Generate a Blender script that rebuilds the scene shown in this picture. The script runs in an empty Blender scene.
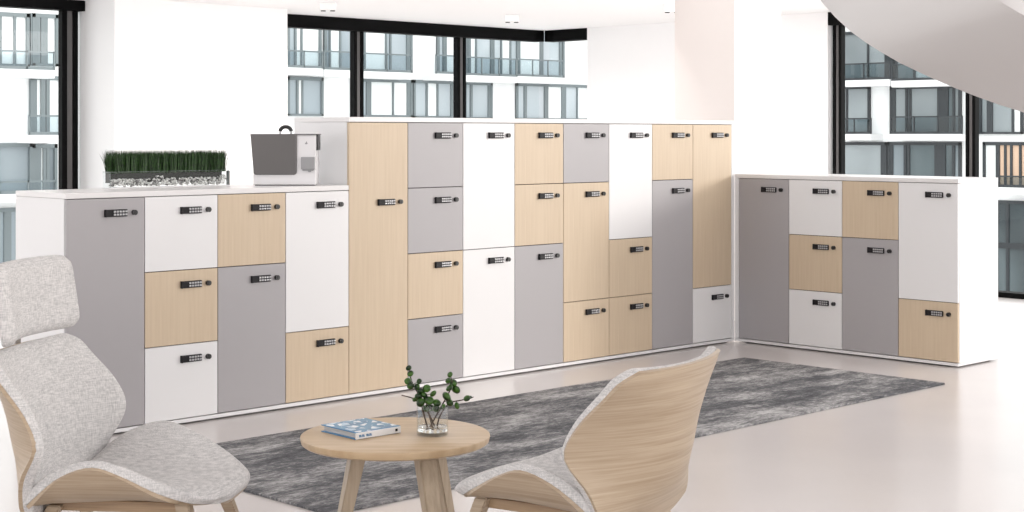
import bpy, bmesh, math, random
from mathutils import Vector, Matrix
random.seed(7)
S = bpy.context.scene
COL = S.collection
PI = math.pi

# ------------------------------------------------------------------ camera
F, CX, HY, ZC, YAW = 1572.8, 512.0, 133.89, 1.5436, 0.7752
CY, SY = math.cos(YAW), math.sin(YAW)
cam_d = bpy.data.cameras.new('camera')
cam = bpy.data.objects.new('camera', cam_d)
COL.objects.link(cam)
cam.location = (0, 0, ZC)
cam.rotation_euler = (PI/2, 0, -YAW)
cam_d.sensor_width = 36
cam_d.lens = 36*F/1024
cam_d.shift_y = -(256-HY)/1024
cam_d.clip_end = 500
S.camera = cam


def cw(X, D, z=0.0):
    """room coordinates of a point X to the right of and D in front of the viewer"""
    return Vector((X*CY+D*SY, -X*SY+D*CY, z))


def at(px, py, z):
    D = F*(ZC-z)/(py-HY)
    return cw((px-CX)/F*D, D, z)


def onV(px, py, V):
    q = (px-CX)/F
    D = V/(CY-q*SY)
    return cw(q*D, D, ZC-(py-HY)*D/F)


def onU(px, py, U):
    q = (px-CX)/F
    D = U/(q*CY+SY)
    return cw(q*D, D, ZC-(py-HY)*D/F)


# ------------------------------------------------------------------ materials
def lin(c):
    return tuple(((v/255)/12.92 if v/255 <= .04045 else ((v/255+.055)/1.055)**2.4) for v in c)


def base_mat(name, col, rough=.5, metal=0.0, spec=.5):
    m = bpy.data.materials.new(name)
    m.use_nodes = True
    b = m.node_tree.nodes['Principled BSDF']
    b.inputs['Base Color'].default_value = (*col, 1)
    b.inputs['Roughness'].default_value = rough
    b.inputs['Metallic'].default_value = metal
    b.inputs['Specular IOR Level'].default_value = spec
    return m


def nodes(m):
    return m.node_tree.nodes, m.node_tree.links, m.node_tree.nodes['Principled BSDF']


def noise_mat(name, c1, c2, scale, stretch=(1, 1, 1), rough=.5, bump=0.0, detail=4, lo=.35, hi=.65, spec=.4, coord='Object', nrough=.5, dist=0.01):
    m = base_mat(name, c1, rough, 0, spec)
    n, l, b = nodes(m)
    tc = n.new('ShaderNodeTexCoord'); mp = n.new('ShaderNodeMapping')
    mp.inputs['Scale'].default_value = stretch
    nz = n.new('ShaderNodeTexNoise'); nz.inputs['Scale'].default_value = scale; nz.inputs['Detail'].default_value = detail
    nz.inputs['Roughness'].default_value = nrough
    rp = n.new('ShaderNodeValToRGB')
    rp.color_ramp.elements[0].position = lo; rp.color_ramp.elements[0].color = (*c1, 1)
    rp.color_ramp.elements[1].position = hi; rp.color_ramp.elements[1].color = (*c2, 1)
    l.new(tc.outputs[coord], mp.inputs['Vector']); l.new(mp.outputs[0], nz.inputs['Vector'])
    l.new(nz.outputs['Fac'], rp.inputs[0]); l.new(rp.outputs[0], b.inputs['Base Color'])
    if bump:
        bp = n.new('ShaderNodeBump'); bp.inputs['Strength'].default_value = bump; bp.inputs['Distance'].default_value = dist
        l.new(nz.outputs['Fac'], bp.inputs['Height']); l.new(bp.outputs[0], b.inputs['Normal'])
    return m


def glass_mat(name, tint=(1, 1, 1), refl=.06):
    m = bpy.data.materials.new(name); m.use_nodes = True
    n, l = m.node_tree.nodes, m.node_tree.links
    n.clear()
    out = n.new('ShaderNodeOutputMaterial'); mx = n.new('ShaderNodeMixShader')
    t = n.new('ShaderNodeBsdfTransparent'); g = n.new('ShaderNodeBsdfGlossy')
    t.inputs['Color'].default_value = (*tint, 1); g.inputs['Roughness'].default_value = .02
    fr = n.new('ShaderNodeFresnel'); fr.inputs['IOR'].default_value = 1.0+refl*6
    ge = n.new('ShaderNodeNewGeometry'); iv = n.new('ShaderNodeMath'); iv.operation = 'SUBTRACT'; iv.inputs[0].default_value = 1
    mu = n.new('ShaderNodeMath'); mu.operation = 'MULTIPLY'
    l.new(ge.outputs['Backfacing'], iv.inputs[1]); l.new(fr.outputs[0], mu.inputs[0]); l.new(iv.outputs[0], mu.inputs[1])
    l.new(mu.outputs[0], mx.inputs[0]); l.new(t.outputs[0], mx.inputs[1]); l.new(g.outputs[0], mx.inputs[2])
    l.new(mx.outputs[0], out.inputs[0])
    return m


M = {}
M['white'] = base_mat('white laminate', (.745, .74, .745), .35)
M['panel'] = base_mat('white top laminate', (.74, .725, .725), .3)
M['grey'] = base_mat('grey laminate', (.372, .357, .368), .4)
M['birch'] = noise_mat('birch veneer', (.555, .44, .315), (.60, .485, .355), 6, (14, 14, .5), .42, detail=5, lo=.3, hi=.7)
M['gap'] = base_mat('dark reveal', (.05, .045, .045), .8)
M['black'] = base_mat('black plastic', (.012, .012, .013), .35)
M['charcoal'] = base_mat('charcoal plastic', (.010, .009, .011), .5, 0, .25)
M['keys'] = base_mat('silver keys', (.42, .42, .43), .35, .3)
M['wall'] = base_mat('white paint', (.88, .875, .88), .7)
M['column'] = base_mat('warm white paint', (.86, .80, .77), .7)
M['ceil'] = base_mat('ceiling paint', (.92, .915, .915), .8)
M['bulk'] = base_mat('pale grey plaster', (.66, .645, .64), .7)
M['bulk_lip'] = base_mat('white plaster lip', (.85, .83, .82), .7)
M['frame'] = base_mat('black window metal', (.002, .002, .0022), .6, 0, .08)
M['framelight'] = base_mat('grey window gasket', (.09, .085, .085), .5)
M['glass'] = glass_mat('window glass', (.96, .98, .98), .05)
M['clear'] = glass_mat('clear glass', (.975, .985, .985), .07)
M['facade'] = base_mat('white render facade', (.9, .9, .9), .8)
M['bframe'] = base_mat('slate window frame', (.16, .19, .2), .5)
M['dframe'] = base_mat('dark window frame', (.02, .025, .03), .5)
M['bglass'] = noise_mat('pale blue window glass', (.30, .35, .385), (.52, .57, .60), .25, (1, 1, .6), .08, detail=1)
M['curtain'] = base_mat('white curtain', (.88, .9, .9), .8)
M['bglass_dark'] = noise_mat('teal window glass', (.17, .195, .205), (.36, .395, .41), .22, (1, 1, .5), .06, detail=1)
M['warm'] = base_mat('warm lit room', (.72, .50, .36), .8)
M['railglass'] = glass_mat('balcony glass', (.80, .85, .87), .1)
M['bglass_deep'] = noise_mat('deep teal window glass', (.03, .04, .045), (.11, .14, .15), .3, (1, 1, .6), .06, detail=1)
M['bglass_mid'] = noise_mat('slate blue window glass', (.15, .18, .20), (.36, .41, .44), .25, (1, 1, .6), .08, detail=1)
M['railglass_dark'] = glass_mat('grey balcony glass', (.62, .68, .70), .1)
M['ground'] = base_mat('pale paving', (.6, .6, .6), .9)
M['oak'] = noise_mat('oak veneer', (.325, .24, .162), (.465, .37, .27), 5, (.55, .55, 26), .42, .03, detail=6, lo=.3, hi=.7, nrough=.62)
M['oak_dark'] = noise_mat('oak edge', (.27, .18, .11), (.40, .28, .175), 5, (.6, .6, 20), .45, detail=6)
M['tabletop'] = noise_mat('table oak', (.46, .325, .195), (.54, .40, .255), 4, (1, 9, 1), .35, detail=5)
M['legwood'] = noise_mat('leg oak', (.40, .32, .235), (.50, .41, .31), 6, (9, 9, .8), .4, detail=4)
M['screw'] = base_mat('steel', (.35, .33, .32), .3, .9)
M['soil'] = base_mat('dark soil', (.03, .032, .027), .9)
M['machine_dark'] = base_mat('grey plastic panel', (.125, .118, .116), .5)
M['machine_white'] = base_mat('white plastic', (.80, .79, .80), .3)
M['tray'] = base_mat('mid grey plastic', (.33, .33, .34), .4)
M['stem'] = base_mat('brown twig', (.05, .028, .02), .7)
M['leaf'] = noise_mat('green leaf', (.006, .022, .004), (.045, .125, .012), 32, (1, 1, 1), .35, detail=1)
M['vaseclear'] = glass_mat('vase wall glass', (.955, .965, .965), .16)
M['water'] = glass_mat('water surface', (.92, .94, .94), .06)
M['book_blue'] = base_mat('blue cover', (.045, .21, .42), .35)
M['paper'] = noise_mat('page edges', (.50, .49, .49), (.66, .65, .64), 60, (.2, .2, 9), .8)
M['book_white'] = base_mat('white spine', (.80, .80, .81), .4)
M['lamp_white'] = base_mat('white lamp metal', (.85, .85, .85), .4)


def tweed():
    m = base_mat('pale grey tweed', (.5, .48, .47), .95, 0, .15)
    n, l, b = nodes(m)
    tc = n.new('ShaderNodeTexCoord')
    outs = []
    for st in ((1, 1, 9), (8, 8, 1.0)):
        mp = n.new('ShaderNodeMapping'); mp.inputs['Scale'].default_value = st
        nz = n.new('ShaderNodeTexNoise'); nz.inputs['Scale'].default_value = 34; nz.inputs['Detail'].default_value = 3
        l.new(tc.outputs['Object'], mp.inputs[0]); l.new(mp.outputs[0], nz.inputs['Vector']); outs.append(nz.outputs['Fac'])
    ad = n.new('ShaderNodeMath'); ad.operation = 'ADD'
    l.new(outs[0], ad.inputs[0]); l.new(outs[1], ad.inputs[1])
    hf = n.new('ShaderNodeMath'); hf.operation = 'MULTIPLY'; hf.inputs[1].default_value = .5
    l.new(ad.outputs[0], hf.inputs[0])
    rp = n.new('ShaderNodeValToRGB')
    rp.color_ramp.elements[0].position = .36; rp.color_ramp.elements[0].color = (.40, .395, .395, 1)
    rp.color_ramp.elements[1].position = .62; rp.color_ramp.elements[1].color = (.66, .64, .63, 1)
    l.new(hf.outputs[0], rp.inputs[0]); l.new(rp.outputs[0], b.inputs['Base Color'])
    bp = n.new('ShaderNodeBump'); bp.inputs['Strength'].default_value = .35; bp.inputs['Distance'].default_value = .004
    l.new(hf.outputs[0], bp.inputs['Height']); l.new(bp.outputs[0], b.inputs['Normal'])
    return m


M['tweed'] = tweed()
M['rimglass'] = base_mat('polished glass edge', (.30, .34, .33), .15)


def rug_mat():
    m = base_mat('mottled grey rug', (.12, .12, .13), .95, 0, .1)
    n, l, b = nodes(m)
    tc = n.new('ShaderNodeTexCoord')

    def nz(st, sc, det, r=.6):
        mp = n.new('ShaderNodeMapping'); mp.inputs['Scale'].default_value = st
        mp.inputs['Rotation'].default_value = (0, 0, .25)
        x = n.new('ShaderNodeTexNoise'); x.inputs['Scale'].default_value = sc; x.inputs['Detail'].default_value = det
        x.inputs['Roughness'].default_value = r
        l.new(tc.outputs['Object'], mp.inputs[0]); l.new(mp.outputs[0], x.inputs['Vector'])
        return x.outputs['Fac']
    a = nz((.75, 1.7, 1), 1.9, 10, .74)
    c = nz((.6, 1.8, 1), 42, 4, .8)
    mx = n.new('ShaderNodeMath'); mx.operation = 'MULTIPLY_ADD'; mx.inputs[1].default_value = .62
    l.new(c, mx.inputs[0]); l.new(a, mx.inputs[2])
    rp = n.new('ShaderNodeValToRGB')
    e = rp.color_ramp.elements
    e[0].position = .56; e[0].color = (.04, .042, .047, 1)
    e[1].position = .99; e[1].color = (.52, .51, .51, 1)
    k = e.new(.77); k.color = (.13, .13, .138, 1)
    k = e.new(.87); k.color = (.29, .285, .285, 1)
    l.new(mx.outputs[0], rp.inputs[0]); l.new(rp.outputs[0], b.inputs['Base Color'])
    bp = n.new('ShaderNodeBump'); bp.inputs['Strength'].default_value = .5; bp.inputs['Distance'].default_value = .006
    l.new(c, bp.inputs['Height']); l.new(bp.outputs[0], b.inputs['Normal'])
    return m


M['rug'] = rug_mat()
M['floor'] = noise_mat('polished pale concrete', (.61, .57, .56), (.65, .61, .595), .8, (1, 1, 1), .22, detail=4, spec=.45)


def cover_mat():
    m = base_mat('blue and white patterned cover', (.7, .75, .78), .3)
    n, l, b = nodes(m)
    tc = n.new('ShaderNodeTexCoord')
    v = n.new('ShaderNodeTexVoronoi'); v.feature = 'DISTANCE_TO_EDGE'; v.inputs['Scale'].default_value = 21
    nz = n.new('ShaderNodeTexNoise'); nz.inputs['Scale'].default_value = 22; nz.inputs['Detail'].default_value = 2
    l.new(tc.outputs['Object'], v.inputs['Vector']); l.new(tc.outputs['Object'], nz.inputs['Vector'])
    r1 = n.new('ShaderNodeValToRGB')
    r1.color_ramp.interpolation = 'CONSTANT'
    r1.color_ramp.elements[0].color = (.05, .22, .38, 1); r1.color_ramp.elements[1].color = (.78, .81, .83, 1)
    r1.color_ramp.elements[1].position = .17
    r2 = n.new('ShaderNodeValToRGB')
    r2.color_ramp.interpolation = 'CONSTANT'
    r2.color_ramp.elements[0].color = (1, 1, 1, 1); r2.color_ramp.elements[1].color = (.5, .66, .78, 1)
    r2.color_ramp.elements[1].position = .54
    l.new(v.outputs['Distance'], r1.inputs[0]); l.new(nz.outputs['Fac'], r2.inputs[0])
    mx = n.new('ShaderNodeMixRGB'); mx.blend_type = 'MULTIPLY'; mx.inputs[0].default_value = 1
    l.new(r1.outputs[0], mx.inputs[1]); l.new(r2.outputs[0], mx.inputs[2]); l.new(mx.outputs[0], b.inputs['Base Color'])
    return m


M['cover'] = cover_mat()


def grass_mat():
    m = base_mat('wheatgrass', (.02, .09, .012), .5)
    n, l, b = nodes(m)
    oi = n.new('ShaderNodeTexCoord'); nz = n.new('ShaderNodeTexNoise'); nz.inputs['Scale'].default_value = 90
    rp = n.new('ShaderNodeValToRGB')
    rp.color_ramp.elements[0].position = .3; rp.color_ramp.elements[0].color = (.003, .014, .002, 1)
    rp.color_ramp.elements[1].position = .7; rp.color_ramp.elements[1].color = (.03, .095, .012, 1)
    l.new(oi.outputs['Object'], nz.inputs['Vector']); l.new(nz.outputs['Fac'], rp.inputs[0]); l.new(rp.outputs[0], b.inputs['Base Color'])
    return m


M['grass'] = grass_mat()
M['pebble'] = noise_mat('pale pebble', (.16, .155, .15), (.80, .79, .77), 55, (1, 1, 1), .5, detail=2, lo=.36, hi=.56)


# ------------------------------------------------------------------ mesh builder
class MB:
    def __init__(s):
        s.bm = bmesh.new()

    def box(s, x0, x1, y0, y1, z0, z1, bev=0.0, mat=None):
        b = bmesh.new()
        bmesh.ops.create_cube(b, size=1)
        for v in b.verts:
            v.co = Vector((x0+(v.co.x+.5)*(x1-x0), y0+(v.co.y+.5)*(y1-y0), z0+(v.co.z+.5)*(z1-z0)))
        if bev:
            bmesh.ops.bevel(b, geom=list(b.edges), offset=bev, segments=2, affect='EDGES', profile=.5)
        if mat is not None:
            b.transform(mat)
        s.add(b); return s

    def add(s, b):
        me = bpy.data.meshes.new('t'); b.to_mesh(me); b.free()
        s.bm.from_mesh(me); bpy.data.meshes.remove(me)

    def cyl(s, p0, p1, r0, r1=None, n=16, cap=True):
        p0, p1 = Vector(p0), Vector(p1)
        r1 = r0 if r1 is None else r1
        b = bmesh.new()
        d = p1-p0
        bmesh.ops.create_cone(b, cap_ends=cap, segments=n, radius1=r0, radius2=r1, depth=d.length)
        q = Vector((0, 0, 1)).rotation_difference(d.normalized()).to_matrix().to_4x4()
        b.transform(Matrix.Translation((p0+p1)/2) @ q)
        s.add(b); return s

    def ball(s, c, r, sc=(1, 1, 1), rot=None, sub=2):
        b = bmesh.new()
        bmesh.ops.create_icosphere(b, subdivisions=sub, radius=r)
        m = Matrix.Diagonal((*sc, 1))
        if rot is not None:
            m = rot.to_matrix().to_4x4() @ m
        b.transform(Matrix.Translation(Vector(c)) @ m)
        s.add(b); return s

    def lathe(s, prof, n=40):
        b = s.bm
        rings = []
        for r, z in prof:
            if r < 1e-6:
                rings.append([b.verts.new((0, 0, z))])
            else:
                rings.append([b.verts.new((r*math.cos(2*PI*k/n), r*math.sin(2*PI*k/n), z)) for k in range(n)])
        for A, B in zip(rings, rings[1:]):
            for k in range(n):
                k2 = (k+1) % n
                if len(A) == 1 and len(B) == 1:
                    continue
                if len(A) == 1:
                    b.faces.new((A[0], B[k2], B[k]))
                elif len(B) == 1:
                    b.faces.new((A[k], A[k2], B[0]))
                else:
                    b.faces.new((A[k], A[k2], B[k2], B[k]))
        return s

    def tube(s, pts, r, n=8, r_end=None):
        pts = [Vector(p) for p in pts]
        b = s.bm
        rings = []
        for i, p in enumerate(pts):
            t = (pts[min(i+1, len(pts)-1)]-pts[max(i-1, 0)]).normalized()
            a = t.cross(Vector((0, 0, 1)))
            if a.length < .05:
                a = t.cross(Vector((1, 0, 0)))
            a.normalize(); c = t.cross(a)
            rr = r if r_end is None else r+(r_end-r)*i/(len(pts)-1)
            rings.append([b.verts.new(p+rr*(math.cos(2*PI*k/n)*a+math.sin(2*PI*k/n)*c)) for k in range(n)])
        for A, B in zip(rings, rings[1:]):
            for k in range(n):
                b.faces.new((A[k], A[(k+1) % n], B[(k+1) % n], B[k]))
        b.faces.new(rings[0][::-1]); b.faces.new(rings[-1])
        return s

    def prism(s, poly, z0, z1, bev=0, mat=None):
        b = bmesh.new()
        lo = [b.verts.new((x, y, z0)) for x, y in poly]
        hi = [b.verts.new((x, y, z1)) for x, y in poly]
        n = len(poly)
        b.faces.new(lo[::-1]); b.faces.new(hi)
        for k in range(n):
            b.faces.new((lo[k], lo[(k+1) % n], hi[(k+1) % n], hi[k]))
        bmesh.ops.recalc_face_normals(b, faces=b.faces)
        if bev:
            bmesh.ops.bevel(b, geom=list(b.edges), offset=bev, segments=2, affect='EDGES', profile=.5)
        if mat is not None:
            b.transform(mat)
        s.add(b); return s

    def build(s, name, mat, parent=None, smooth=False, loc=None):
        bmesh.ops.recalc_face_normals(s.bm, faces=s.bm.faces)
        me = bpy.data.meshes.new(name)
        s.bm.to_mesh(me); s.bm.free()
        if smooth:
            for p in me.polygons:
                p.use_smooth = True
            try:
                me.set_sharp_from_angle(angle=math.radians(40))
            except Exception:
                pass
        me.materials.append(mat)
        o = bpy.data.objects.new(name, me)
        COL.objects.link(o)
        if parent is not None:
            o.parent = parent
        if loc is not None:
            o.location = loc
        return o


def tag(o, label=None, cat=None, group=None, kind=None):
    if label: o['label'] = label
    if cat: o['category'] = cat
    if group: o['group'] = group
    if kind: o['kind'] = kind
    return o


def empty(name, loc=(0, 0, 0), rz=0.0):
    o = bpy.data.objects.new(name, None)
    COL.objects.link(o)
    o.location = loc; o.rotation_euler = (0, 0, rz)
    o.empty_display_size = .1
    return o


def struct(o):
    o['kind'] = 'structure'
    return o


def copy_tree(o, parent=None):
    c = o.copy(); COL.objects.link(c)
    c.parent = parent
    for ch in o.children:
        copy_tree(ch, c)
    return c


# ------------------------------------------------------------------ room shell
UR, VF, HC = 13.68, 13.40, 2.80        # right glazing, back glazing, ceiling height
struct(MB().box(-6, 13.9, -8, 13.7, -.3, 0).build('floor', M['floor']))
struct(MB().prism([(-4, 8.6), (13.9, 8.6), (13.9, 13.7), (-4, 13.7)], HC, HC+.3).build('ceiling', M['ceil']))
struct(MB().box(-7, 11.2, -3.5, 8.6, 4.6, 4.9).build('sky_blocker_slab', M['ceil']))  # unseen slab added overhead to cut the sky light on the lockers
# pier in the back glazing, with its two visible faces
struct(MB().box(7.50, 9.45, 12.87, 13.6, 0, HC).build('wall_back', M['wall']))
# right side wall between the return glazing and the right glazing
struct(MB().box(UR, UR+.25, 9.31, 12.69, 0, HC).build('wall_right', M['wall']))
# wall added outside the frame to keep sun off the low left lockers
struct(MB().box(UR, UR+.25, -9.0, -2.9, 0, 4.2).build('sun_blocker_wall', M['wall']))
struct(MB().box(10.415, 11.055, 8.0, 8.64, 0, 4.6).build('column', M['column']))


def glazing(name, axis, c, a0, a1, mull, z1=HC, hd=.136, sill=.05, mw=.12):
    """window wall: axis 'U' runs along x at y=c, axis 'V' runs along y at x=c"""
    r = struct(empty(name, ((a0+a1)/2, c, 0) if axis == 'U' else (c, (a0+a1)/2, 0)))
    off = Vector(r.location)

    def bx(mb, s0, s1, t0, t1, za, zb):
        if axis == 'U':
            mb.box(s0-off.x, s1-off.x, c+t0-off.y, c+t1-off.y, za, zb, .006)
        else:
            mb.box(c+t0-off.x, c+t1-off.x, s0-off.y, s1-off.y, za, zb, .006)
    m = MB(); bx(m, a0, a1, 0, .16, z1-hd, z1); m.build('head_rail', M['frame'], r)
    m = MB(); bx(m, a0, a1, 0, .16, 0, sill); m.build('sill_rail', M['frame'], r)
    for s in mull:
        m = MB()
        for k in (-1, 1):
            bx(m, s+k*mw*.34-mw*.16, s+k*mw*.34+mw*.16, .05, .13, sill, z1-hd)
        mo = m.build('mullion', M['frame'], r)
        m = MB(); bx(m, s-mw*.18, s+mw*.18, .06, .12, sill, z1-hd); m.build('gasket', M['framelight'], mo)
    m = MB(); bx(m, a0, a1, .085, .10, sill, z1-hd); m.build('glass', M['glass'], r)
    return r


def uV(px, V=VF): return onV(px, 100, V).x
def vU(px, U=UR): return onU(px, 100, U).y


glazing('window_1', 'U', VF, 1.5, 7.52, [uV(73), 3.2], hd=.10, mw=.165)
glazing('window_2', 'U', VF, 9.4, UR, [uV(362), uV(465)], mw=.135)
glazing('window_3', 'V', UR, 12.69, VF, [], z1=HC)
glazing('window_4', 'V', UR, 4.4, 9.31, [vU(834), vU(967.5)], mw=.105)

# ceiling downlights
for px, py, lab in ((328, 10.5, 'twin white ceiling spotlight above the glazing, nearest the white pier'),
                    (512, 22, 'twin white ceiling spotlight above the glazing, near the glass corner'),
                    (672, 12, 'twin white ceiling spotlight beside the warm white column')):
    p = at(px, py, HC-.075)
    r = tag(empty('ceiling_spotlight', (p.x, p.y, HC), -YAW), lab, 'spotlight', 'ceiling spotlights')
    MB().box(-.075, .075, -.05, .05, -.075, 0, .006).build('housing', M['lamp_white'], r)
    for k in (-1, 1):
        MB().cyl((k*.045, 0, -.083), (k*.045, 0, -.072), .024).build('lens', M['charcoal'], r)

# curved bulkhead of the stair, upper right; floats free, nothing holds it
def bulkhead():
    low = [(770, -75), (795, -34), (820, 0), (835, 17), (850, 31), (865, 42), (880, 51.5), (900, 63), (925, 75), (950, 86), (975, 96), (1000, 105), (1024, 112.5), (1060, 122), (1100, 130)]
    pts_far, pts_near, pts_top = [], [], []
    n = len(low)
    for i, (x, y) in enumerate(low):
        t = i/(n-1)
        D = 7.6-1.1*math.sin(t*PI*.9)+.4*t
        X = (x-CX)/F*D
        z = ZC+(HY-y)*D/F
        far = cw(X, D, z)
        pts_far.append(far)
        near = cw(X+.18-.1*t, D-1.15, z+.13)
        pts_near.append(near)
        pts_top.append(near+Vector((0, 0, .42)))
    mb = MB(); b = mb.bm
    th = Vector((0, 0, .16))
    rows = [[b.verts.new(p) for p in L] for L in (pts_far, pts_near, [p+Vector((0, 0, .05)) for p in pts_near], [p+th for p in pts_far])]
    for a in range(4):
        A, B = rows[a], rows[(a+1) % 4]
        for k in range(n-1):
            b.faces.new((A[k], A[k+1], B[k+1], B[k]))
    b.faces.new([R[0] for R in rows]); b.faces.new([R[-1] for R in rows][::-1])
    r = tag(empty('stair_bulkhead', pts_far[6]), 'large pale grey curved stair underside sweeping down at the upper right', 'bulkhead')
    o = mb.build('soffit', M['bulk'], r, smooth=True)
    mb = MB(); b = mb.bm
    e = [Vector((SY, CY, 0))*k for k in (0, .06)]
    up = Vector((0, 0, .052))
    rows = [[b.verts.new(p+up+e[0]) for p in pts_near], [b.verts.new(p+e[0]) for p in pts_top], [b.verts.new(p+e[1]) for p in pts_top], [b.verts.new(p+up+e[1]) for p in pts_near]]
    for a in range(4):
        A, B = rows[a], rows[(a+1) % 4]
        for k in range(n-1):
            b.faces.new((A[k], A[k+1], B[k+1], B[k]))
    b.faces.new([R[0] for R in rows]); b.faces.new([R[-1] for R in rows][::-1])
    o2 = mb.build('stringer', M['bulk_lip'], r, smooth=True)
    for q in (o, o2):
        q.location = -Vector(r.location)
    return r


bulkhead()

# ------------------------------------------------------------------ lockers
CWID, DP = .45, .53
U0, V0 = 3.912, 7.182
PZ, HL, HT = .0327, 1.2157, 1.612
OH = (HT-PZ)/4
GAP = .0022
TH = .019


def lock_set():
    """build the lock meshes once: body, keypad, knob in door coordinates (x right, y towards the room is negative)"""
    body = MB().box(-.064, .064, -.014, 0, -.0185, .0185, .004)
    body.box(-.066, -.056, -.017, 0, -.0195, .0195, .003)
    kp = MB()
    for i in range(5):
        for j in range(2):
            x = -.018+i*.0165
            z = .0075-j*.015
            kp.box(x-.0062, x+.0062, -.0175, -.0135, z-.0052, z+.0052, .0015)
    kn = MB().cyl((0, -.018, 0), (0, 0, 0), .0138, n=20)
    kn.box(-.003, .003, -.0205, -.017, -.009, .009)
    return body, kp, kn


_b, _k, _n = lock_set()
LB = _b.build('lock_body', M['charcoal'])
LK = _k.build('keypad', M['keys'])
LN = _n.build('knob', M['black'], smooth=True)
_first_lock = [True]


def put_lock(door, x, z):
    for o, dx in ((LB, .004), (LK, .010), (LN, .110)):
        c = o if _first_lock[0] else o.copy()
        if not _first_lock[0]:
            COL.objects.link(c)
        c.parent = door
        c.location = (x+dx, -TH, z)
    _first_lock[0] = False


def cabinet(origin, rz, top, doors, label, group, ends=(0, 0), lockz=None):
    """one column of lockers; local x along the front, local -y towards the room"""
    r = tag(empty('locker_cabinet', origin, rz), label, 'locker cabinet', group)
    a, b = (.0365 if ends[0] == 1 else 0), (.0365 if ends[1] == 1 else 0)
    ia, ib = (.018 if ends[0] == 2 else 0), (.018 if ends[1] == 2 else 0)
    # carcass
    m = MB().box(.002+ia, CWID-.002-ib, TH+.001, DP-.002, PZ, top+.001)
    m.build('body', M['white'], r)
    MB().box(-a, CWID+b, 0, DP-.001, .010, PZ-.003, .0015).build('base_panel', M['white'], r)
    for x in (.05, CWID-.05):
        for y in (.06, DP-.06):
            MB().cyl((x, y, 0), (x, y, .012), .018).build('foot', M['black'], r)
    if ends[0] == 2:
        MB().box(0, .018, TH+.0005, DP-.001, PZ-.002, top+.001, .0012).build('side_panel', M['white'], r)
    if ends[1] == 2:
        MB().box(CWID-.018, CWID, TH+.0005, DP-.001, PZ-.002, top+.001, .0012).build('side_panel', M['white'], r)
    if ends[0] == 1:
        MB().box(-a, -.001, 0, DP-.001, PZ-.002, top+.001, .0012).build('side_panel', M['white'], r)
    if ends[1] == 1:
        MB().box(CWID+.001, CWID+b, 0, DP-.001, PZ-.002, top+.001, .0012).build('side_panel', M['white'], r)
    # dark reveal behind the door joints
    MB().box(.0015+ia, CWID-.0015-ib, TH-.004, TH+.002, PZ+.0005, top-.0005).build('reveal', M['gap'], r)
    z = top
    for col, n in doors:
        h = n*(top-PZ)/sum(q for _, q in doors)
        z0, z1 = z-h, z
        d = MB().box(GAP, CWID-GAP, -TH, 0, z0+GAP-z1, -GAP, .0012).build('door', M[{'w': 'white', 'g': 'grey', 'b': 'birch'}[col]], r)
        d['label'] = {'w': 'white locker door', 'g': 'grey locker door', 'b': 'birch wood locker door'}[col]
        d.location = (0, TH, z1)
        put_lock(d, .275, -.078 if lockz is None else lockz-z1)
        z = z0
    return r


def row(P, rz, top, cols, group, first, last):
    c, s = math.cos(rz), math.sin(rz)
    for i, (doors, lab) in enumerate(cols):
        cabinet((P[0]+c*CWID*i, P[1]+s*CWID*i, 0), rz, top, doors, lab, group,
                (first if i == 0 else 0, last if i == len(cols)-1 else 0), HT-OH-.078 if lab.startswith('tall locker column with one') else None)


row((U0, V0), 0, HL, [
    ([('g', 3)], 'low locker column with one full-height grey door at the left end, behind the lounge chair'),
    ([('w', 1), ('b', 1), ('w', 1)], 'low locker column with white, birch and white doors, beneath the grass planter'),
    ([('b', 1), ('g', 2)], 'low locker column with birch above long grey door, left of the countertop machine'),
    ([('w', 2), ('b', 1)], 'low locker column with a long white door above birch, touching the tall row'),
], 'low lockers on the left', 2, 0)
row((U0+4*CWID, V0), 0, HT, [
    ([('b', 4)], 'tall locker column with one full-height birch door'),
    ([('g', 1), ('g', 1), ('b', 1), ('g', 1)], 'tall locker column with two grey doors, one birch and another grey door'),
    ([('w', 2), ('w', 2)], 'tall locker column with two white doors, one above the other'),
    ([('b', 1), ('b', 1), ('g', 2)], 'tall locker column with two small birch doors above a long grey door'),
    ([('g', 1), ('b', 2), ('b', 1)], 'tall locker column with a small grey door above two birch doors'),
    ([('w', 2), ('b', 1), ('b', 1)], 'tall locker column with a long white door above two small birch doors'),
    ([('b', 1), ('g', 3)], 'tall locker column with a small birch door above a very long grey door'),
    ([('b', 3), ('w', 1)], 'tall locker column with a long birch door above a small white door, in the corner'),
], 'tall lockers in the middle', 2, 1)
UQ, VQ = 9.350, 7.144
row((UQ, VQ), -PI/2, HL, [
    ([('g', 3)], 'low locker column with one full-height grey door in the inner corner of the right wing'),
    ([('w', 1), ('b', 1), ('w', 1)], 'low locker column of the right wing with white, birch and white doors'),
    ([('b', 1), ('g', 2)], 'low locker column of the right wing with a birch door above a long grey door'),
    ([('w', 2), ('b', 1)], 'low locker column with a long white door above birch at the right wing\'s free end'),
], 'low lockers of the right wing', 1, 2)
tw = .028
tag(MB().box(0, 4*CWID-.001, 0, DP, 0, tw, .0015).build('worktop', M['panel'], loc=(U0, V0, HL+.002)),
    'white top panel over the low left lockers, under the planter and machine', 'top panel')
tag(MB().box(0, 8*CWID+.036, 0, DP, 0, tw, .0015).build('worktop', M['panel'], loc=(U0+4*CWID, V0, HT+.002)),
    'white top panel running over the tall lockers in the middle', 'top panel')
tag(MB().box(-.036, 4*CWID, 0, DP, 0, tw, .0015).build('worktop', M['panel'], loc=(UQ, VQ, HL+.002)),
    'white top panel over the low lockers of the right wing', 'top panel')
bpy.data.objects['worktop.002'].rotation_euler = (0, 0, -PI/2)
ZT = HL+.002+tw

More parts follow.
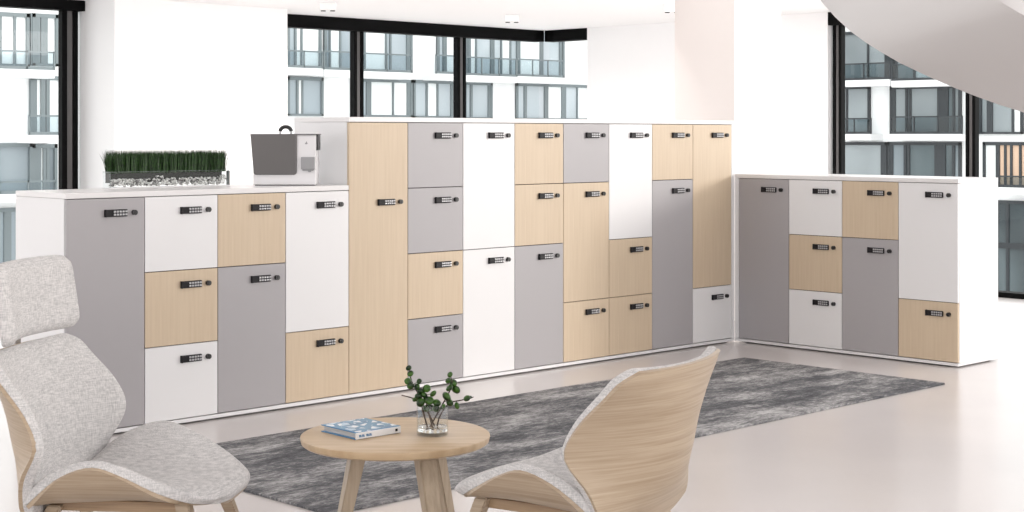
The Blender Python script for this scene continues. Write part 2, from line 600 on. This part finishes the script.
# ------------------------------------------------------------------ rug
def rug():
    b = MB()
    b.prism([(3.92, 5.05), (8.68, 5.05), (8.68, 6.59), (3.92, 6.59)], .0005, .012, .003)
    o = b.build('area_rug', M['rug'])
    tag(o, 'mottled dark grey rug with paler streaks on the floor before the lockers', 'rug')


rug()

# ------------------------------------------------------------------ grass planter
def planter():
    L, W, H = .765, .078, .092
    r = tag(empty('grass_planter', (4.402, 7.60, ZT)), 'long glass trough of bright green grass over white pebbles on the left lockers', 'planter')
    t = .004
    m = MB()
    m.box(0, L, 0, t, .004, H); m.box(0, L, W-t, W, .004, H); m.box(0, t, t, W-t, .004, H); m.box(L-t, L, t, W-t, .004, H)
    m.build('glass_trough', M['clear'], r)
    m = MB()
    m.box(0, L, 0, t, H-.0022, H); m.box(0, L, W-t, W, H-.0022, H); m.box(0, t, 0, W, H-.0022, H); m.box(L-t, L, 0, W, H-.0022, H)
    for x in (0, L-t):
        m.box(x, x+.0025, 0, .0025, .004, H)
    m.build('rim', M['rimglass'], r)
    MB().box(-.004, L+.004, -.003, W+.001, 0, .005, .001).build('base', M['machine_white'], r)
    MB().box(L+.012, L+.02, .02, .045, .0, .085, .001).build('end_clip', M['black'], r)
    MB().box(.012, L-.03, .026, W-.008, .03, .086).build('soil', M['soil'], r)
    rnd = random.Random(3)
    g = MB(); b = g.bm
    for i in range(4200):
        x = rnd.uniform(.006, L-.012); y = rnd.uniform(.012, W-.01)
        h = rnd.uniform(.108, .134); w = rnd.uniform(.0013, .0024)
        ang = rnd.uniform(0, PI)
        dx, dy = math.cos(ang)*w, math.sin(ang)*w
        lx, ly = rnd.gauss(0, .008), rnd.gauss(0, .006)
        if x < .02 and i % 3 == 0: lx -= rnd.uniform(.0, .05)
        if x > L-.045: lx += rnd.uniform(0, .025)
        z0 = .082
        v = [b.verts.new((x-dx, y-dy, z0)), b.verts.new((x+dx, y+dy, z0)),
             b.verts.new((x+dx*.8+lx*.4, y+dy*.8+ly*.4, z0+h*.6)), b.verts.new((x-dx*.8+lx*.4, y-dy*.8+ly*.4, z0+h*.6)),
             b.verts.new((x+lx, y+ly, z0+h))]
        b.faces.new(v[:4]); b.faces.new((v[3], v[2], v[4]))
    me_o = g.build('grass', M['grass'], r); me_o['kind'] = 'stuff'
    p = MB()
    for i in range(640):
        x = rnd.uniform(.016, L-.016)
        y = rnd.choice((rnd.uniform(.011, .02), rnd.uniform(.011, W-.011)))
        bump = .014 if abs(x-.33) < .03 or x > L-.05 else 0
        z = rnd.uniform(.013, .050+bump)
        rr = rnd.uniform(.006, .0098)
        p.ball((x, y, z), rr, (1, rnd.uniform(.6, .9), rnd.uniform(.6, .9)), Vector((rnd.uniform(-1, 1), rnd.uniform(-1, 1), rnd.uniform(-1, 1))).to_track_quat('Z', 'Y').to_euler(), 1)
    po = p.build('pebbles', M['pebble'], r, smooth=True); po['kind'] = 'stuff'


planter()

# ------------------------------------------------------------------ countertop machine
def machine():
    D = 9.06
    def X(px): return (px-CX)/F*D
    x0 = X(253); W = X(316)-x0; H = .293
    o = cw(x0, D, ZT)
    dep = .15
    r = tag(empty('countertop_machine', o, -YAW), 'boxy white countertop machine with dark grey front and black carry handle', 'machine')
    MB().box(0, W, 0, dep, .004, H, .006).build('housing', M['machine_white'], r)
    MB().box(.01, W-.01, .01, dep-.01, 0, .005).build('foot', M['charcoal'], r)
    sx = W/63
    pan = []
    a0, a1 = -2.4*sx, 44*sx
    zt, zb, rad = H+.003, .062, .016
    pan = [(a0, zt), (a1, zt)]
    for k in range(6):
        a = -PI/2*k/5
        pan.append((a1-.3*sx-rad+rad*math.cos(a), zb+rad+rad*math.sin(a)))
    for k in range(6):
        a = -PI/2-PI/2*k/5
        pan.append((.8*sx+rad+rad*math.cos(a), zb+rad+rad*math.sin(a)))
    mat = Matrix.Rotation(PI/2, 4, 'X')
    MB().prism(pan, 0, .012, .0015, mat).build('front_panel', M['machine_dark'], r)
    MB().box(a0, W+.012, -.012, dep, H, H+.005, .001).build('lid', M['machine_dark'], r)
    MB().box(W, W+.010, .01, dep-.02, H-.09, H+.003, .003).build('side_pad', M['black'], r)
    MB().box(48.5*sx, 62*sx, -.028, 0, .095, .165, .003).build('drip_tray', M['tray'], r)
    MB().prism([(49.5*sx, .096), (61.5*sx, .096), (60.5*sx, .086), (58.6*sx, .086), (58*sx, .078), (56*sx, .078), (55*sx, .086), (50*sx, .086)], 0, .02, 0, mat).build('tray_lip', M['tray'], r)
    e = MB()
    cx, cz = 53.3*sx, .243
    e.ball((cx-.0022, -.001, cz), .0052, (1, .25, 1)); e.ball((cx+.0022, -.001, cz), .0052, (1, .25, 1))
    e.ball((cx+.001, -.001, cz+.0078), .0024, (1, .3, 1.5))
    e.build('emblem', M['tray'], r, smooth=True)
    # carry handle
    hx0, hx1 = 25.5*sx, 36.5*sx
    pts = []
    for k in range(13):
        a = PI*k/12
        pts.append(((hx0+hx1)/2-(hx1-hx0)/2*math.cos(a), dep*.45, H+.020+.026*math.sin(a)))
    MB().tube(pts, .0115, 10).build('handle', M['black'], r, smooth=True)
    for x in (hx0, hx1):
        MB().cyl((x, dep*.45, H), (x, dep*.45, H+.022), .006).build('handle_post', M['keys'], r)


machine()

# ------------------------------------------------------------------ coffee table
TZ = .45
TC = cw(-.4247, 5.733)
def table():
    r = tag(empty('coffee_table', (TC.x, TC.y, 0), -YAW), 'round oak coffee table with slanted legs between the two lounge chairs', 'table')
    R, th = .345, .031
    prof = [(0, TZ), (R-.006, TZ), (R-.001, TZ-.003), (R, TZ-.007), (R-.004, TZ-th+.006), (R-.012, TZ-th), (0, TZ-th)]
    MB().lathe(prof, 96).build('tabletop', M['tabletop'], r, smooth=True)
    def leg(ax, ay, bx, by, ztop=TZ-th):
        # tapered rectangular leg from foot b to top a; wide side faces tangentially
        a, f = Vector((ax, ay, ztop)), Vector((bx, by, 0))
        rad = Vector((bx-ax, by-ay, 0)).normalized()
        tan = Vector((-rad.y, rad.x, 0))
        b = MB(); vs = []
        for p, w, d in ((f, .024, .019), (a, .035, .027)):
            for i, j in ((-1, -1), (1, -1), (1, 1), (-1, 1)):
                vs.append(b.bm.verts.new(p+tan*w*i+rad*d*j))
        for k in range(4):
            b.bm.faces.new((vs[k], vs[(k+1) % 4], vs[4+(k+1) % 4], vs[4+k]))
        b.bm.faces.new(vs[:4][::-1]); b.bm.faces.new(vs[4:])
        bmesh.ops.recalc_face_normals(b.bm, faces=b.bm.faces)
        bmesh.ops.bevel(b.bm, geom=[e for e in b.bm.edges if abs((e.verts[0].co-e.verts[1].co).z) > .2], offset=.004, segments=2, affect='EDGES')
        return b.build('leg', M['legwood'], r, smooth=False)
    l = leg(-.128, -.04, -.214, -.07)
    leg(.108, -.10, .170, -.20)
    leg(.128, .10, .200, .185)
    MB().cyl((-.118, -.078, TZ-th-.011), (-.12, -.069, TZ-th-.011), .009).build('screw', M['screw'], l)


table()

# book
def book():
    A = at(318.8, 424.9, .476); B = at(355.9, 432.7, .476); C = at(402, 426, .476)
    ex = (C-B); Lx = ex.length; ex.normalize()
    ey = (A-B); Ly = ey.length
    a2 = math.atan2(ey.y, ey.x)-PI/2
    ang = (math.atan2(ex.y, ex.x)+a2)/2
    pass
    r = tag(empty('book', (B.x, B.y, TZ), ang), 'hardcover book with blue and white patterned cover lying on the round table', 'book')
    h = .026
    MB().box(0.012, Lx-.004, .004, Ly-.004, .003, h-.003).build('pages', M['paper'], r)
    MB().box(0, Lx, 0, Ly, 0, .003, .0008).build('back_cover', M['book_blue'], r)
    f = MB().box(0, Lx, 0, Ly, h-.003, h, .0008).build('front_cover', M['book_blue'], r)
    MB().box(.005, Lx-.003, .002, Ly-.004, h, h+.0004).build('cover_print', M['cover'], f)
    sp = MB().box(0.0, Lx, -.003, .004, 0.0012, h-.0012, .0012).build('spine', M['book_white'], r)
    t = MB(); rnd = random.Random(5)
    x = .012
    for wd in (4, 4):
        for k in range(wd):
            w = .0062
            # blocky letter strokes
            t.box(x, x+.0018, -.0042, -.003, .008, .0165)
            if k % 2 == 0:
                t.box(x, x+w-.001, -.0042, -.003, .0148, .0165); t.box(x+w-.0028, x+w-.001, -.0042, -.003, .008, .0165)
            else:
                t.box(x, x+w-.001, -.0042, -.003, .008, .0097); t.box(x, x+w-.002, -.0042, -.003, .0115, .0132)
            x += w+.0004
        x += .006
    t.build('spine_lettering', M['book_blue'], sp)
    MB().box(Lx-.026, Lx-.016, -.0042, -.003, .009, .018).build('spine_mark', M['charcoal'], sp)


book()

# vase and sprigs
VC = at(432.5, 434.6, TZ)
def vase():
    r = tag(empty('glass_vase', (VC.x, VC.y, TZ)), 'clear glass cylinder vase with a little water on the round table', 'vase')
    R, H = .0575, .112
    prof = [(0, 0), (R-.003, 0), (R, .004), (R, H-.001), (R-.0012, H), (R-.003, H-.001), (R-.003, .014), (0, .012)]
    MB().lathe(prof, 48).build('glass', M['vaseclear'], r, smooth=True)
    MB().lathe([(0, .0125), (R-.0035, .0145), (R-.0035, .030), (0, .030)], 48).build('water', M['vaseglass'], r, smooth=True)


m = bpy.data.materials.new('vase glass'); m.use_nodes = True
_n = m.node_tree.nodes['Principled BSDF']
_n.inputs['Base Color'].default_value = (.97, .98, .98, 1); _n.inputs['Roughness'].default_value = .01
_n.inputs['Transmission Weight'].default_value = 1.0; _n.inputs['IOR'].default_value = 1.33
M['vaseglass'] = m
vase()


def sprigs():
    D0 = (VC.x*SY+VC.y*CY)
    def P(px, py, dd=0.0):
        D = D0+dd
        return cw((px-CX)/F*D, D, ZC-(py-HY)*D/F)
    data = [
        ('leafy sprig in the vase reaching highest, up to the left', [(428, 433), (424, 415), (419, 396), (412, 382), (409, 369)], -.01,
         [(408.7, 368, 1), (410.4, 373.5, 1.1), (408, 381.3, 1.2), (410.6, 386, 1.2), (417, 386.8, 1.1), (419.2, 381.2, .9)]),
        ('leafy sprig in the middle of the vase, crowded with round green leaves', [(433, 434), (430, 418), (426, 402), (424, 388)], -.02,
         [(421, 391, 1.3), (418.4, 396.5, 1.2), (426.8, 388.4, 1.3), (424, 395, 1.1), (420.6, 402.5, 1.5), (426, 399.5, 1.3), (433.2, 393.6, 1.2), (429.5, 400.5, 1.4), (436.8, 402.7, 1.4), (426.5, 408.2, 1.2), (431.5, 407, 1.2), (436, 408.5, 1.2), (443, 406.8, 1.0)]),
        ('leafy sprig in the vase leaning up to the right', [(429, 433), (436, 416), (446, 398), (452, 385), (450, 374)], .0,
         [(450, 374.6, 1.0), (448.2, 380.5, 1.0), (453.2, 383, 1.3), (449.5, 388, 1.3), (456, 389.6, 1.5), (446.6, 396.6, 1.7), (449.8, 402.6, 1.3)]),
        ('thin sprig in the vase sticking out low to the right', [(437, 433), (440, 416), (449, 403.5), (462, 400), (473.5, 397)], .02,
         [(467, 398.3, 1.2), (457, 405.6, 1.2), (470.5, 397.3, .5)]),
        ('bare twig in the vase poking out to the left', [(435, 433), (430, 416), (421, 403), (412, 398), (401.5, 395.2)], .02, [(415, 399.5, .9), (418, 400, .9)]),
    ]
    rnd = random.Random(11)
    for lab, st, dd, lv in data:
        pts = [P(x, y, dd) for x, y in st]
        pts[0].z = max(pts[0].z, TZ+.022)
        # smooth
        sm = []
        for i in range(len(pts)-1):
            a = pts[max(i-1, 0)]; b = pts[i]; c = pts[i+1]; d = pts[min(i+2, len(pts)-1)]
            for k in range(5):
                t = k/5
                sm.append(.5*((2*b)+(c-a)*t+(2*a-5*b+4*c-d)*t*t+(3*b-a-3*c+d)*t**3))
        sm.append(pts[-1])
        base = Vector(pts[0])
        r = tag(empty('leafy_sprig', base), lab, 'plant sprig', 'sprigs in the glass vase')
        MB().tube([p-base for p in sm], .0034, 6, .0018).build('stem', M['stem'], r, smooth=True)
        f = MB()
        for x, y, s in lv:
            q = P(x, y, dd+rnd.uniform(-.016, .016))
            rot = Vector((rnd.uniform(-1, 1), rnd.uniform(-1, 1), rnd.uniform(.2, 1))).to_track_quat('Z', 'Y').to_euler()
            f.ball(q-base, .0118*s, (1, 1, rnd.uniform(.6, .85)), rot, 2)
            near = min(sm, key=lambda w: (w-q).length)
            f.tube([near-base, (near+q)/2-base+Vector((0, 0, .001)), q-base], .001, 5)
        f.build('foliage', M['leaf'], r, smooth=True)


sprigs()

# ------------------------------------------------------------------ lounge chairs
STN = [  # centre x, centre z, edge half-width, edge x, edge z
    (.580, .350, .150, .558, .352), (.545, .368, .250, .495, .372), (.43, .376, .322, .41, .418), (.30, .376, .352, .30, .478),
    (.17, .368, .365, .205, .505), (.05, .362, .350, .09, .462), (-.035, .358, .318, -.02, .368)]
STB = [
    (-.030, .285, .300, -.03, .340), (-.066, .360, .318, -.03, .376), (-.112, .430, .352, -.012, .455), (-.148, .52, .392, .045, .562), (-.168, .62, .385, .01, .655),
    (-.190, .72, .362, -.07, .745), (-.203, .785, .350, -.120, .798), (-.210, .828, .295, -.160, .830)]


def shell_grid(st, pw, nr=26, nc=32):
    def cr(p, u):
        n = len(p)-1
        x = u*n; i = min(int(x), n-1); t = x-i
        a, b, c, d = p[max(i-1, 0)], p[i], p[i+1], p[min(i+2, n)]
        return [.5*(2*B+(C-A)*t+(2*A-5*B+4*C-D)*t*t+(3*B-A-3*C+D)*t**3) for A, B, C, D in zip(a, b, c, d)]
    g = []
    for i in range(nr+1):
        cx, cz, ey, ex, ez = cr(st, i/nr)
        row_ = []
        for j in range(nc+1):
            t = math.sin((-1+2*j/nc)*PI/2)
            w = abs(t)**pw
            row_.append(Vector((cx+(ex-cx)*w, ey*t, cz+(ez-cz)*w)))
        g.append(row_)
    return g


def normals(g):
    nr, nc = len(g), len(g[0])
    N = []
    for i in range(nr):
        R = []
        for j in range(nc):
            a = g[min(i+1, nr-1)][j]-g[max(i-1, 0)][j]
            b = g[i][min(j+1, nc-1)]-g[i][max(j-1, 0)]
            n = b.cross(a)
            n = n.normalized() if n.length > 1e-9 else Vector((0, 0, 1))
            R.append(n)
        N.append(R)
    return N


def slab(g, d0, d1, sign, shrink=1.0, round_=False, over=None):
    """solid between two offsets of a grid along its normals; rounded rim if asked"""
    N = normals(g)
    nr, nc = len(g), len(g[0])
    b = bmesh.new()
    def off(i, j, d):
        p = g[i][j].copy(); p.y *= shrink
        return p+N[i][j]*d*sign
    layers = []
    ds = [d0, d1]
    top, bot = [], []
    for i in range(nr):
        A, B = [], []
        for j in range(nc):
            e = min(i, nr-1-i, j, nc-1-j)
            k = {0: .55, 1: .85, 2: .96}.get(e, 1.0) if round_ else 1.0
            A.append(b.verts.new(off(i, j, d0)))
            B.append(b.verts.new(off(i, j, d0+(d1-d0)*k) if over is None else off(i, j, d0).lerp(over[i][j], k)))
        bot.append(A); top.append(B)
    for i in range(nr-1):
        for j in range(nc-1):
            b.faces.new((bot[i][j], bot[i+1][j], bot[i+1][j+1], bot[i][j+1]))
            b.faces.new((top[i][j], top[i][j+1], top[i+1][j+1], top[i+1][j]))
    rim = [(0, j) for j in range(nc)]+[(i, nc-1) for i in range(1, nr)]+[(nr-1, j) for j in range(nc-2, -1, -1)]+[(i, 0) for i in range(nr-2, 0, -1)]
    for k in range(len(rim)):
        p, q = rim[k], rim[(k+1) % len(rim)]
        b.faces.new((bot[p[0]][p[1]], bot[q[0]][q[1]], top[q[0]][q[1]], top[p[0]][p[1]]))
    bmesh.ops.recalc_face_normals(b, faces=b.faces)
    return b


def from_bm(b, name, mat, parent, sub=0):
    m = MB(); m.add(b)
    o = m.build(name, mat, parent, smooth=True)
    if sub:
        md = o.modifiers.new('sub', 'SUBSURF'); md.levels = sub; md.render_levels = sub
    return o


def lounge_chair(pos, heading, label, headrest):
    r = tag(empty('lounge_chair', pos, heading), label, 'chair')
    gs, gb = shell_grid(STN, 5.5), shell_grid(STB, 2.1)
    gt = shell_grid(STN, 2.6)
    gt = [[p+n_*.034 for p, n_ in zip(a, b)] for a, b in zip(gt, normals(gt))]
    from_bm(slab(gs, 0, .013, -1), 'seat_shell', M['oak'], r)
    from_bm(slab(gb, 0, .013, -1), 'back_shell', M['oak'], r)
    from_bm(slab(gs, .0005, .034, 1, 1.01, True, gt), 'seat_cushion', M['tweed'], r, 1)
    from_bm(slab(gb, .0005, .034, 1, 1.008, True), 'back_cushion', M['tweed'], r, 1)
    # under-frame: two side rails, a cross bar and four splayed tapered legs
    fr = MB()
    for s in (-1, 1):
        fr.box(.02, .47, s*.17-.02, s*.17+.02, .325, .360, .004)
    fr.box(.03, .07, -.18, .18, .325, .358, .004)
    fr.box(.40, .44, -.18, .18, .325, .358, .004)
    fr.build('under_frame', M['oak_dark'], r)
    for sx, tx, bx in ((1, .45, .56), (-1, .03, -.14)):
        for s in (-1, 1):
            a = Vector((tx, s*.19, .362 if sx > 0 else .346)); f = Vector((bx, s*.30, 0))
            b = MB(); vs = []
            for p, w in ((f, .013), (a, .024)):
                for i, j in ((-1, -1), (1, -1), (1, 1), (-1, 1)):
                    vs.append(b.bm.verts.new(p+Vector((w*i, w*j, 0))))
            for k in range(4):
                b.bm.faces.new((vs[k], vs[(k+1) % 4], vs[4+(k+1) % 4], vs[4+k]))
            b.bm.faces.new(vs[:4][::-1]); b.bm.faces.new(vs[4:])
            bmesh.ops.recalc_face_normals(b.bm, faces=b.bm.faces)
            bmesh.ops.bevel(b.bm, geom=list(b.bm.edges), offset=.004, segments=2, affect='EDGES')
            b.build('leg', M['oak'], r)
    if headrest:
        # padded headrest, curved slightly forward at its ends
        nc, nrw = 26, 16
        hw, z0, z1 = .31, .858, 1.118
        g = []
        for i in range(nrw+1):
            v = -1+2*i/nrw
            R = []
            for j in range(nc+1):
                t = -1+2*j/nc
                # rounded-rectangle outline
                k = (abs(t)**8+abs(v)**6)**(1/8) if False else 1
                y, zz = t*hw, (z0+z1)/2+v*(z1-z0)/2
                cxr = .055
                ay, az = max(0, abs(y)-(hw-cxr)), max(0, abs(zz-(z0+z1)/2)-((z1-z0)/2-cxr))
                if ay > 0 and az > 0:
                    m_ = max(ay, az); l_ = math.hypot(ay, az)
                    sc = m_/l_
                    y = math.copysign(hw-cxr+ay*sc, y)
                    zz = (z0+z1)/2+math.copysign((z1-z0)/2-cxr+az*sc, zz-(z0+z1)/2)
                R.append(Vector((-.185+.075*abs(t)**2-.02*v, y, zz)))
            g.append(R)
        from_bm(slab(g, -.012, .045, 1, 1.0, True), 'headrest', M['tweed'], r, 1)
        for s in (-1, 1):
            MB().box(-.232, -.222, s*.1-.02, s*.1+.02, .78, .93, .003).build('headrest_bracket', M['screw'], r)
    return r


def heading(fx, fd):
    d = cw(fx, fd)
    return math.atan2(d.y, d.x)


lounge_chair(cw(-1.483, 5.28), heading(.99, -.10), 'pale grey tweed lounge chair with headrest and oak shell, facing right at the left edge', True)
lounge_chair(cw(.395, 5.065), heading(-.86, .51), 'oak shell lounge chair without headrest, seen from behind, right of the round table', False)

# ------------------------------------------------------------------ outside
struct(MB().box(-60, 140, 16, 140, -16.2, -16).build('ground', M['ground']))


def building(name, label, axis, c, wall, rects, rails, fm, gm, rgm):
    """facade plane at x or y = c; rects: (px0, px1, zrow top/bottom in px, mullions, glass material or None)"""
    r = tag(empty(name, (0, 0, 0)), label, 'building', 'apartment blocks outside')
    un = (lambda x, y, cc: onV(x, y, cc)) if axis == 'U' else (lambda x, y, cc: onU(x, y, cc))

    def bx(mb, p, q, t0, t1, za, zb):
        a, b_ = min(p, q), max(p, q)
        if axis == 'U':
            mb.box(a, b_, c+t0, c+t1, za, zb)
        else:
            mb.box(c+t0, c+t1, a, b_, za, zb)
    ax = 0 if axis == 'U' else 1
    m = MB(); bx(m, wall[0], wall[1], 0, 6, wall[2], wall[3]); m.build('facade_wall', M['facade'], r)
    for x0, x1, y0, y1, mul, pan in rects:
        xm = (x0+x1)/2
        A, B = un(x0, y0, c)[ax], un(x1, y0, c)[ax]
        zt, zb = un(xm, y0, c).z, un(xm, y1, c).z
        fw = .13*(1 if B > A else -1)
        m = MB()
        bx(m, A, A+fw, -.14, .05, zb, zt); bx(m, B-fw, B, -.14, .05, zb, zt)
        bx(m, A, B, -.14, .05, zt-.16, zt); bx(m, A, B, -.14, .05, zb, zb+.1)
        for f_, wd in mul:
            cc = A+(B-A)*f_
            bx(m, cc-wd/2, cc+wd/2, -.12, .05, zb, zt)
        f = m.build('window', M[fm], r)
        edges = [0]+[q for q, _ in mul]+[1]
        for k, (e0, e1) in enumerate(zip(edges, edges[1:])):
            mm = pan[k % len(pan)]
            m = MB(); bx(m, A+(B-A)*e0, A+(B-A)*e1, -.05, .02, zb+.05, zt-.05)
            m.build('pane', M[{'g': gm, 'c': 'curtain', 'w': 'warm', 'k': 'bglass_mid', 'd': 'bglass_deep'}[mm]], f)
    for x0, x1, y0, y1 in rails:
        cc = c-1.1
        xm = (x0+x1)/2
        A, B = un(x0, y0, cc)[ax], un(x1, y0, cc)[ax]
        zt, zb = un(xm, y0, cc).z, un(xm, y1, cc).z
        m = MB(); bx(m, A, B, -1.13, -1.07, zt-.07, zt); bx(m, A, B, -1.13, -1.07, zb, zb+.12)
        n = max(1, round(abs(B-A)/1.3))
        for k in range(n+1):
            q = A+(B-A)*k/n
            bx(m, q-.03, q+.03, -1.13, -1.07, zb, zt)
        f = m.build('balcony', M[fm], r)
        m = MB(); bx(m, A, B, -1.105, -1.095, zb+.1, zt-.05); m.build('glass_panel', M[rgm], f)
        m = MB(); bx(m, A, B, -1.15, 0, zb-.32, zb); m.build('slab', M['facade'], f)
    return r


VB = 60.0
building('apartment_building', 'bright white apartment block with slate framed windows, seen through the main back glazing', 'U', VB,
         (onV(215, 0, VB).x, 90, -16, 14),
         [(286, 320, 14, 68, [(.24, .12), (.42, .1)], 'gcc'), (323, 352, 16, 70, [(.2, .1), (.55, .1)], 'gcg'),
          (362, 411, 18, 72, [(.46, .1), (.55, .1), (.93, .3)], 'cgg'), (436, 461, 20, 74, [(.3, .25)], 'gc'),
          (464, 491, 22, 76, [(.15, .2), (.4, .1)], 'gcg'), (491, 517, 24, 76, [(.35, .1), (.7, .1)], 'gcg'), (517, 563, 24, 77, [(.5, .25), (.92, .2)], 'cg'),
          (286, 322, 77, 116, [(.28, .12), (.42, .08)], 'gcg'), (350, 411, 79, 117, [(.28, .3), (.68, .1), (.95, .3)], 'gcc'), (412, 460, 80.5, 118, [(.28, .12), (.5, .1), (.8, .15)], 'gcg'),
          (463, 491, 82, 119, [(.25, .15), (.9, .2)], 'gg'), (515, 588, 84, 120, [(.12, .2), (.40, .3), (.64, .35), (.83, .1)], 'ggcgc')],
         [(286, 322, 50.5, 68), (324, 352, 51, 70), (362, 411, 53.5, 72), (436, 461, 55, 74), (464, 516, 57.5, 76), (517, 563, 59.5, 77)],
         'bframe', 'bglass', 'railglass')
building('apartment_building', 'white apartment block with balconies, seen through the left window', 'U', VB-1.5,
         (-10, onV(200, 0, VB).x, -16, 14),
         [(-30, 28, 12, 66, [(.5, .1), (.75, .1)], 'cc'), (31, 57, 14, 66, [(.12, .4), (.42, .2), (.55, .1)], 'gcgc'),
          (29, 61, 76, 135, [(.1, .3), (.4, .2), (.55, .15)], 'gcgc'), (-30, 31, 143, 196, [(.4, .1)], 'g'), (31, 56, 144, 196, [(.12, .5), (.5, .15), (.62, .15)], 'gcg'),
          (-30, 30, 208, 290, [(.6, .3)], 'g')],
         [(-30, 54, 50, 69), (29, 61, 115, 135), (-30, 56, 181, 194)],
         'bframe', 'bglass_mid', 'railglass')
UB = 70.0
building('apartment_building', 'white apartment block with dark framed windows, seen through the right glazing', 'V', UB,
         (0, 58, -16, 14),
         [(838, 895, 31, 80, [(.55, .1), (.9, .4)], 'g'), (896, 962, 30, 80, [(.3, .12), (.6, .1)], 'gcg'),
          (838, 871, 86, 134.5, [(.3, .1)], 'g'), (891, 962, 85.5, 134, [(.04, .3), (.24, .14), (.29, .12), (.75, .6), (.9, .12)], 'ggkgdg'),
          (838, 888, 142, 183, [(.93, .3)], 'g'), (889, 962, 142, 183, [(.04, .25), (.24, .14), (.29, .12), (.72, .6), (.9, .15)], 'gkdddk'),
          (974, 1024, 82, 134, [(.12, .3), (.34, .3), (.8, .12)], 'cgg'), (984, 1060, 142, 187, [(.2, .2), (.30, .12), (.38, .12), (.5, .12)], 'cwwww'),
          (996, 1060, 201, 246, [(.2, .15)], 'd'), (996, 1060, 246, 300, [(.2, .15)], 'd')],
         [(838, 890, 63, 80), (892, 962, 63, 80), (838, 871, 118, 134), (891, 962, 116, 134), (999, 1060, 176, 188)],
         'dframe', 'bglass_dark', 'railglass_dark')

# ------------------------------------------------------------------ light
w = bpy.data.worlds.new('sky'); S.world = w; w.use_nodes = True
bg = w.node_tree.nodes['Background']
bg.inputs['Color'].default_value = (1.0, .985, .98, 1)
bg.inputs['Strength'].default_value = 1.05
sd = bpy.data.lights.new('sun', 'SUN'); sd.energy = .72; sd.angle = math.radians(11); sd.color = (1, .95, .89)
so = bpy.data.objects.new('sun', sd); COL.objects.link(so)
so.rotation_euler = Vector((-.85, 1, -.225)).to_track_quat('-Z', 'Y').to_euler()
so.location = (12, -6, 5)

def area(loc, aim, sx, sy, e, col=(1, .98, .96)):
    d = bpy.data.lights.new('fill_light', 'AREA'); d.shape = 'RECTANGLE'; d.size = sx; d.size_y = sy; d.energy = e; d.color = col
    o = bpy.data.objects.new('fill_light', d); COL.objects.link(o)
    o.location = loc; o.rotation_euler = Vector(aim).to_track_quat('-Z', 'Y').to_euler()


area((7.5, 9.0, 2.70), (0, .7, -.7), 10, .5, 62)  # added fill to brighten the back walls and ceiling, no fitting here
for o in [x for x in S.objects if x.name.startswith('ceiling_spotlight')]:
    d = bpy.data.lights.new('spotlight_bulb', 'SPOT'); d.energy = 40; d.spot_size = math.radians(165); d.spot_blend = .6; d.shadow_soft_size = .03; d.color = (1, .97, .94)
    q = bpy.data.objects.new('spotlight_bulb', d); COL.objects.link(q); q.location = o.location-Vector((0, 0, .09))
vs = S.view_settings
vs.view_transform = 'Standard'; vs.look = 'None'; vs.gamma = 1; vs.exposure = 1.0
vs.use_curve_mapping = False
S.display_settings.display_device = 'sRGB'
S.cycles.max_bounces = 10
S.cycles.transparent_max_bounces = 16
S.cycles.caustics_refractive = False
S.cycles.caustics_reflective = False
